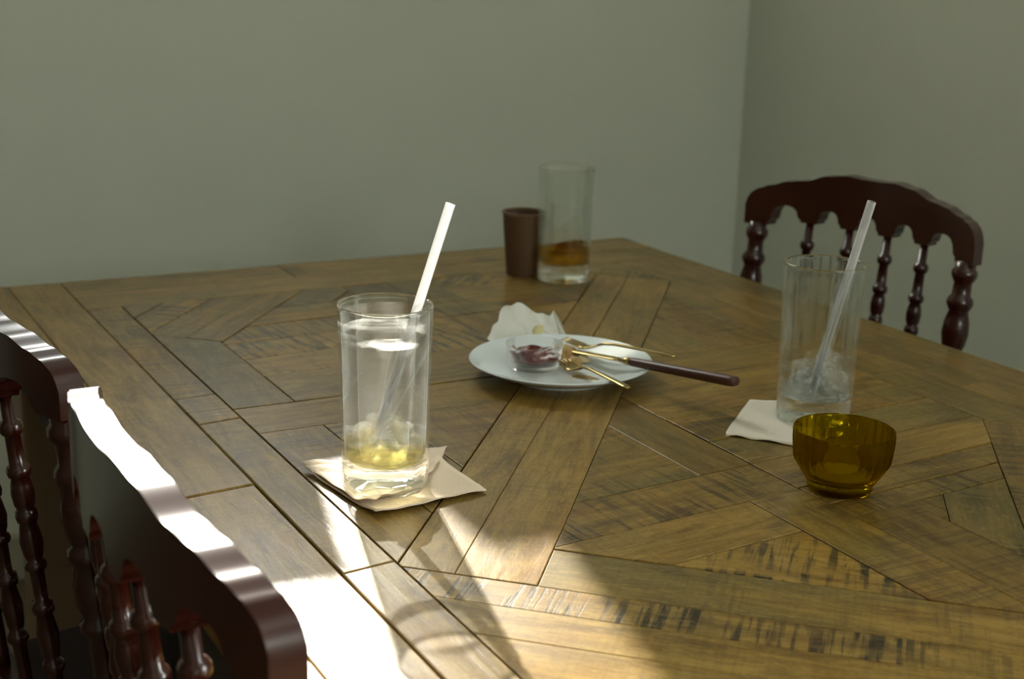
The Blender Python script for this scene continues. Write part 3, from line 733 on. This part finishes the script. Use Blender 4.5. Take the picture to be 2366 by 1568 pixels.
# ------------------------------------------------------------------ plate and what lies on it
pc = at(1296, 829, TZ+0.018); plx, ply = pc.x, pc.y
pl = thing('dessert_plate', 'white china dessert plate with jam dish, cutlery and crumbs', 'plate', (plx, ply, TZ+0.0004))
PR = 0.091
lathe_obj('plate_body', [(0, 0.0030), (0.044, 0.0030), (0.046, 0.0), (0.050, 0.0), (0.052, 0.0035), (0.068, 0.0075), (0.082, 0.0130), (PR-0.001, 0.0170), (PR, 0.0182), (PR-0.0012, 0.0192), (0.081, 0.0158), (0.068, 0.0112), (0.060, 0.0088), (0.053, 0.0072), (0, 0.0066)], 'china', pl, 96, None, 60)
PT = TZ+0.0004+0.0068                        # top of the plate's flat
def blob(name, px, py, r, h, mat, seed, parent, stretch=1.0, ang=0.0):
    rng = random.Random(seed); n = 22; vs = [(0, 0, h)]; fs = []
    for k, (q, hz) in enumerate(((0.5, h*0.9), (0.85, h*0.55), (1.0, 0.0))):
        for i in range(n):
            th = 2*math.pi*i/n; rr = r*q*(1+0.35*noise.noise(Vector((math.cos(th)*1.3, math.sin(th)*1.3, seed*1.7))))
            x, y = rr*math.cos(th)*stretch, rr*math.sin(th)
            vs.append((x*math.cos(ang)-y*math.sin(ang), x*math.sin(ang)+y*math.cos(ang), hz))
    for i in range(n): fs.append([0, 1+i, 1+(i+1) % n])
    for k in range(2):
        for i in range(n): fs.append([1+k*n+i, 1+(k+1)*n+i, 1+(k+1)*n+(i+1) % n, 1+k*n+(i+1) % n])
    o = link(name, mesh(name, vs, fs), mat, parent, True)
    p = at(px, py, PT); o.location = p - (pl.location if parent is pl else Vector()) ; o.location.z = (PT - pl.location.z if parent is pl else PT)
    return o
blob('sauce_smear', 1155, 797, 0.010, 0.0012, 'syrup', 3, pl, 1.6, 0.2)
blob('sauce_smear', 1352, 872, 0.007, 0.0008, 'syrup', 5, pl, 2.2, -0.9)
blob('sauce_smear', 1185, 835, 0.009, 0.0005, 'syrup', 6, pl, 1.3, 0.2)
# jam dish
dc = at(1233, 848, PT); di = thing('jam_dish', 'small round glass dish smeared with red jam on the plate', 'dish', (dc.x, dc.y, PT+0.0003))
dprof = [(0, 0.0018), (0.020, 0.0016), (0.0225, 0.0), (0.0240, 0.0010), (0.0243, 0.0035), (0.0252, 0.006), (0.0268, 0.0125), (0.0278, 0.019), (0.0288, 0.0235), (0.0287, 0.0248), (0.0278, 0.0250), (0.0270, 0.0235), (0.0260, 0.019), (0.0250, 0.0125), (0.0228, 0.0068), (0.019, 0.0048), (0, 0.0045)]
lathe_obj('glass_body', dprof, 'dish_glass', di, 72, lambda th, i, r, z: 0.0005*math.cos(30*th) if 5 <= i <= 6 else 0.0)
jv, jf = lathe([(0, 0.0050), (0.0185, 0.0053), (0.0222, 0.0072), (0.0245, 0.0125), (0.0242, 0.0150), (0.019, 0.0125), (0.010, 0.0105), (0, 0.010)], 40, lambda th, i, r, z: 0.0 if i < 3 else 0.0022*noise.noise(Vector((math.cos(th)*2, math.sin(th)*2, i*0.9)))-0.0004)
jv = [(x, y, z + (0.0045*noise.noise(Vector((x*110, y*110, 2.0))) + 0.006*(-x*40 if x < 0 else 0) if z > 0.0095 else 0)) for x, y, z in jv]
link('jam', mesh('jam', jv, jf), 'jam', di, True)
# crumpled wax paper behind the dish
def crumple(name, path, tops, mat, seed, depth):
    n, mrows = 40, 12; vs, fs = [], []
    rng = random.Random(seed)
    for i in range(n+1):
        u = i/n; k = u*(len(path)-1); a = int(min(k, len(path)-2)); t = k-a
        b = Vector(path[a]).lerp(Vector(path[a+1]), t)
        kk = u*(len(tops)-1); aa = int(min(kk, len(tops)-2)); tt = kk-aa; h = tops[aa]*(1-tt)+tops[aa+1]*tt
        for j in range(mrows+1):
            v = j/mrows
            # front flap lies on the plate, then the sheet turns up at the back
            y = -depth*(1-v)**1.2 + 0.006*v; z = 0.0012 + h*(v**2.2)
            fold = abs(((u*5.0+v*0.7) % 1)-0.5)*2-0.5
            vd = noise.voronoi(Vector((u*6+seed, v*3.2, 1.7)))[0]
            cr = 0.0050*(vd[1]-vd[0])*(0.3+0.7*v) + 0.0030*fold*(0.25+0.75*v) + 0.0035*noise.noise(Vector((u*7+seed, v*4, 0)))*v
            vs.append(Vector((b.x + 0.002*noise.noise(Vector((u*9, v*5, seed)))*v, b.y + y + cr*1.2, PT + z + max(0, cr)*0.8)))
    for i in range(n):
        for j in range(mrows):
            a = i*(mrows+1)+j; fs.append([a, a+1, a+mrows+2, a+mrows+1])
    o = link(name, mesh(name, vs, fs), mat, None, False)
    md = o.modifiers.new('solid', 'SOLIDIFY'); md.thickness = 0.0004; md.offset = 1
    return o
pa = [(at(x, y, PT).x, at(x, y, PT).y) for x, y in ((1132, 792), (1165, 782), (1205, 776), (1250, 776), (1285, 776), (1308, 783))]
wp = crumple('crumpled_paper', pa, [0.002, 0.014, 0.020, 0.030, 0.036, 0.030, 0.024, 0.018, 0.020, 0.025, 0.016, 0.003], 'paper', 4, 0.016)
tag(wp, 'crumpled white wax paper standing on the plate behind the jam dish', 'paper')
sm_ = blob('cream_remnant', 1245, 772, 0.013, 0.012, 'cake', 8, None, 1.3, 0.3); sm_.location.z = PT+0.001
tag(sm_, 'pale yellow cream remnant in the crumpled paper', 'food')
# crumbs
for k, (x, y, r) in enumerate(((1303, 812, 0.0075), (1314, 826, 0.0090), (1328, 842, 0.0075), (1347, 838, 0.0055), (1310, 842, 0.0060), (1297, 832, 0.0050), (1334, 822, 0.0065))):
    lbs = ['crumb nearest the back fork tines', 'largest crumb beside the jam dish rim', 'crumb in the front fork head', 'crumb under the knife blade', 'crumb left of the front fork head', 'crumb touching the jam dish', 'crumb between the knife blade and the front fork']
    o = blob('cake_crumb', x, y, r, r*1.1, 'crumb' if k % 3 else 'crumb_pale', 40+k, None, 1.2, k*0.8); o.location.z = PT+0.0002+0.002*(k % 2)
    tag(o, ('brown cake ' if k % 3 else 'pale cake ')+lbs[k], 'crumb', 'cake crumbs on the plate')
# cutlery
def bar(stations, n=8):
    """loft of rounded-rectangle sections: (x, z, half width, half thickness)"""
    vs, fs = [], []
    for x, z, w, h in stations:
        for k in range(n):
            th = 2*math.pi*(k+0.5)/n; c, s = math.cos(th), math.sin(th)
            vs.append((x, math.copysign(abs(c)**0.6, c)*w, z+math.copysign(abs(s)**0.7, s)*h))
    for i in range(len(stations)-1):
        for k in range(n):
            k2 = (k+1) % n; fs.append([i*n+k, i*n+k2, (i+1)*n+k2, (i+1)*n+k])
    fs.append(list(range(n))[::-1]); fs.append([(len(stations)-1)*n+k for k in range(n)])
    return vs, fs
def orient(o, p0, p1):
    """local +x runs from p0 to p1, local z kept as high as possible"""
    d = (Vector(p1)-Vector(p0)).normalized(); y = Vector((0,0,1)).cross(d).normalized(); z = d.cross(y)
    mm = Matrix((d, y, z)).transposed().to_4x4(); mm.translation = Vector(p0); o.matrix_world = mm
def fork(name, label, p0, p1):
    Ln = (Vector(p1)-Vector(p0)).length
    t = thing(name, label, 'fork')
    hv, hf = bar([(0.040, 0.0020, 0.0022, 0.0011), (0.048, 0.0044, 0.0022, 0.0013), (0.060, 0.0050, 0.0024, 0.0013), (Ln*0.6, 0.0040, 0.0028, 0.0013), (Ln*0.85, 0.0022, 0.0038, 0.0013), (Ln*0.96, 0.0012, 0.0042, 0.0012), (Ln, 0.0008, 0.0026, 0.0010)])
    link('handle', mesh('handle', hv, hf), 'brass', t, True)
    hv, hf = bar([(0.020, 0.0000, 0.0078, 0.0008), (0.024, -0.0012, 0.0088, 0.0009), (0.031, -0.0012, 0.0082, 0.0010), (0.037, 0.0006, 0.0050, 0.0011), (0.0415, 0.0026, 0.0024, 0.0012)])
    link('head', mesh('head', hv, hf), 'brass', t, True)
    for k in range(4):
        y = (k-1.5)*0.0044
        v2, f2 = bar([(0.0, 0.0052, 0.0006, 0.0004), (0.008, 0.0034, 0.0011, 0.0006), (0.022, -0.0004, 0.0014, 0.0008)], 6)
        link('tine', mesh('tine', [(a, b+y*(0.92+0.1*(a/0.022)), c) for a, b, c in v2], f2), 'brass', t, True)
    orient(t, p0, p1); return t
RIM = TZ+0.0004+0.0192
fork('fork', 'brass fork lying tines up at the back of the plate behind the knife', at(1302, 792, PT+0.011), at(1561, 824, RIM+0.006))
fork('fork', 'short brass fork among crumbs reaching over the front plate rim', at(1296, 838, PT+0.003), at(1452, 898, RIM+0.0018))
k0, k1 = at(1306, 806, PT+0.007), at(1702, 882, RIM+0.014)
kl = (k1-k0).length
kn = thing('table_knife', 'brass table knife with dark brown handle jutting off the plate', 'knife')
hs0 = kl*0.40
v_, f_ = bar([(hs0, 0, 0.0040, 0.0030), (hs0+0.006, 0, 0.0050, 0.0040), (kl*0.7, 0, 0.0056, 0.0044), (kl-0.006, 0, 0.0062, 0.0048), (kl-0.001, 0, 0.0056, 0.0042), (kl, 0, 0.0040, 0.0030)], 12)
link('handle', mesh('handle', v_, f_), 'handle', kn, True)
v_, f_ = bar([(0, 0.0, 0.001, 0.0005), (0.006, 0, 0.0045, 0.0006), (0.02, 0, 0.0068, 0.0007), (hs0-0.018, 0, 0.0066, 0.0009), (hs0-0.012, 0, 0.0036, 0.0016)], 8)
link('blade', mesh('blade', v_, f_), 'brass', kn, True)
v_, f_ = bar([(hs0-0.013, 0, 0.0034, 0.0018), (hs0-0.006, 0, 0.0036, 0.0026), (hs0-0.002, 0, 0.0046, 0.0036), (hs0+0.002, 0, 0.0046, 0.0036)], 10)
link('ferrule', mesh('ferrule', v_, f_), 'brass', kn, True)
orient(kn, k0, k1)

# ------------------------------------------------------------------ brown cup
cp = thing('paper_cup', 'small brown cup at the far table edge behind the corner glass', 'cup', (0.879, 1.598, TZ+0.0004))
lathe_obj('cup_body', [(0, 0.003), (0.0200, 0.003), (0.0203, 0.0), (0.0212, 0.0), (0.0216, 0.004), (0.0275, 0.0795), (0.0268, 0.0800), (0.0208, 0.006), (0, 0.005)], 'brown_cup', cp, 48)
lv, lf = lathe([(0.0285*1.0, 0.0805), (0.0290, 0.0815), (0.0285, 0.0828), (0.0273, 0.0826), (0.0268, 0.0812), (0.0274, 0.0800), (0.0285, 0.0805)], 48)
link('rolled_lip', mesh('rolled_lip', lv, lf), 'cup_inside', cp, True)
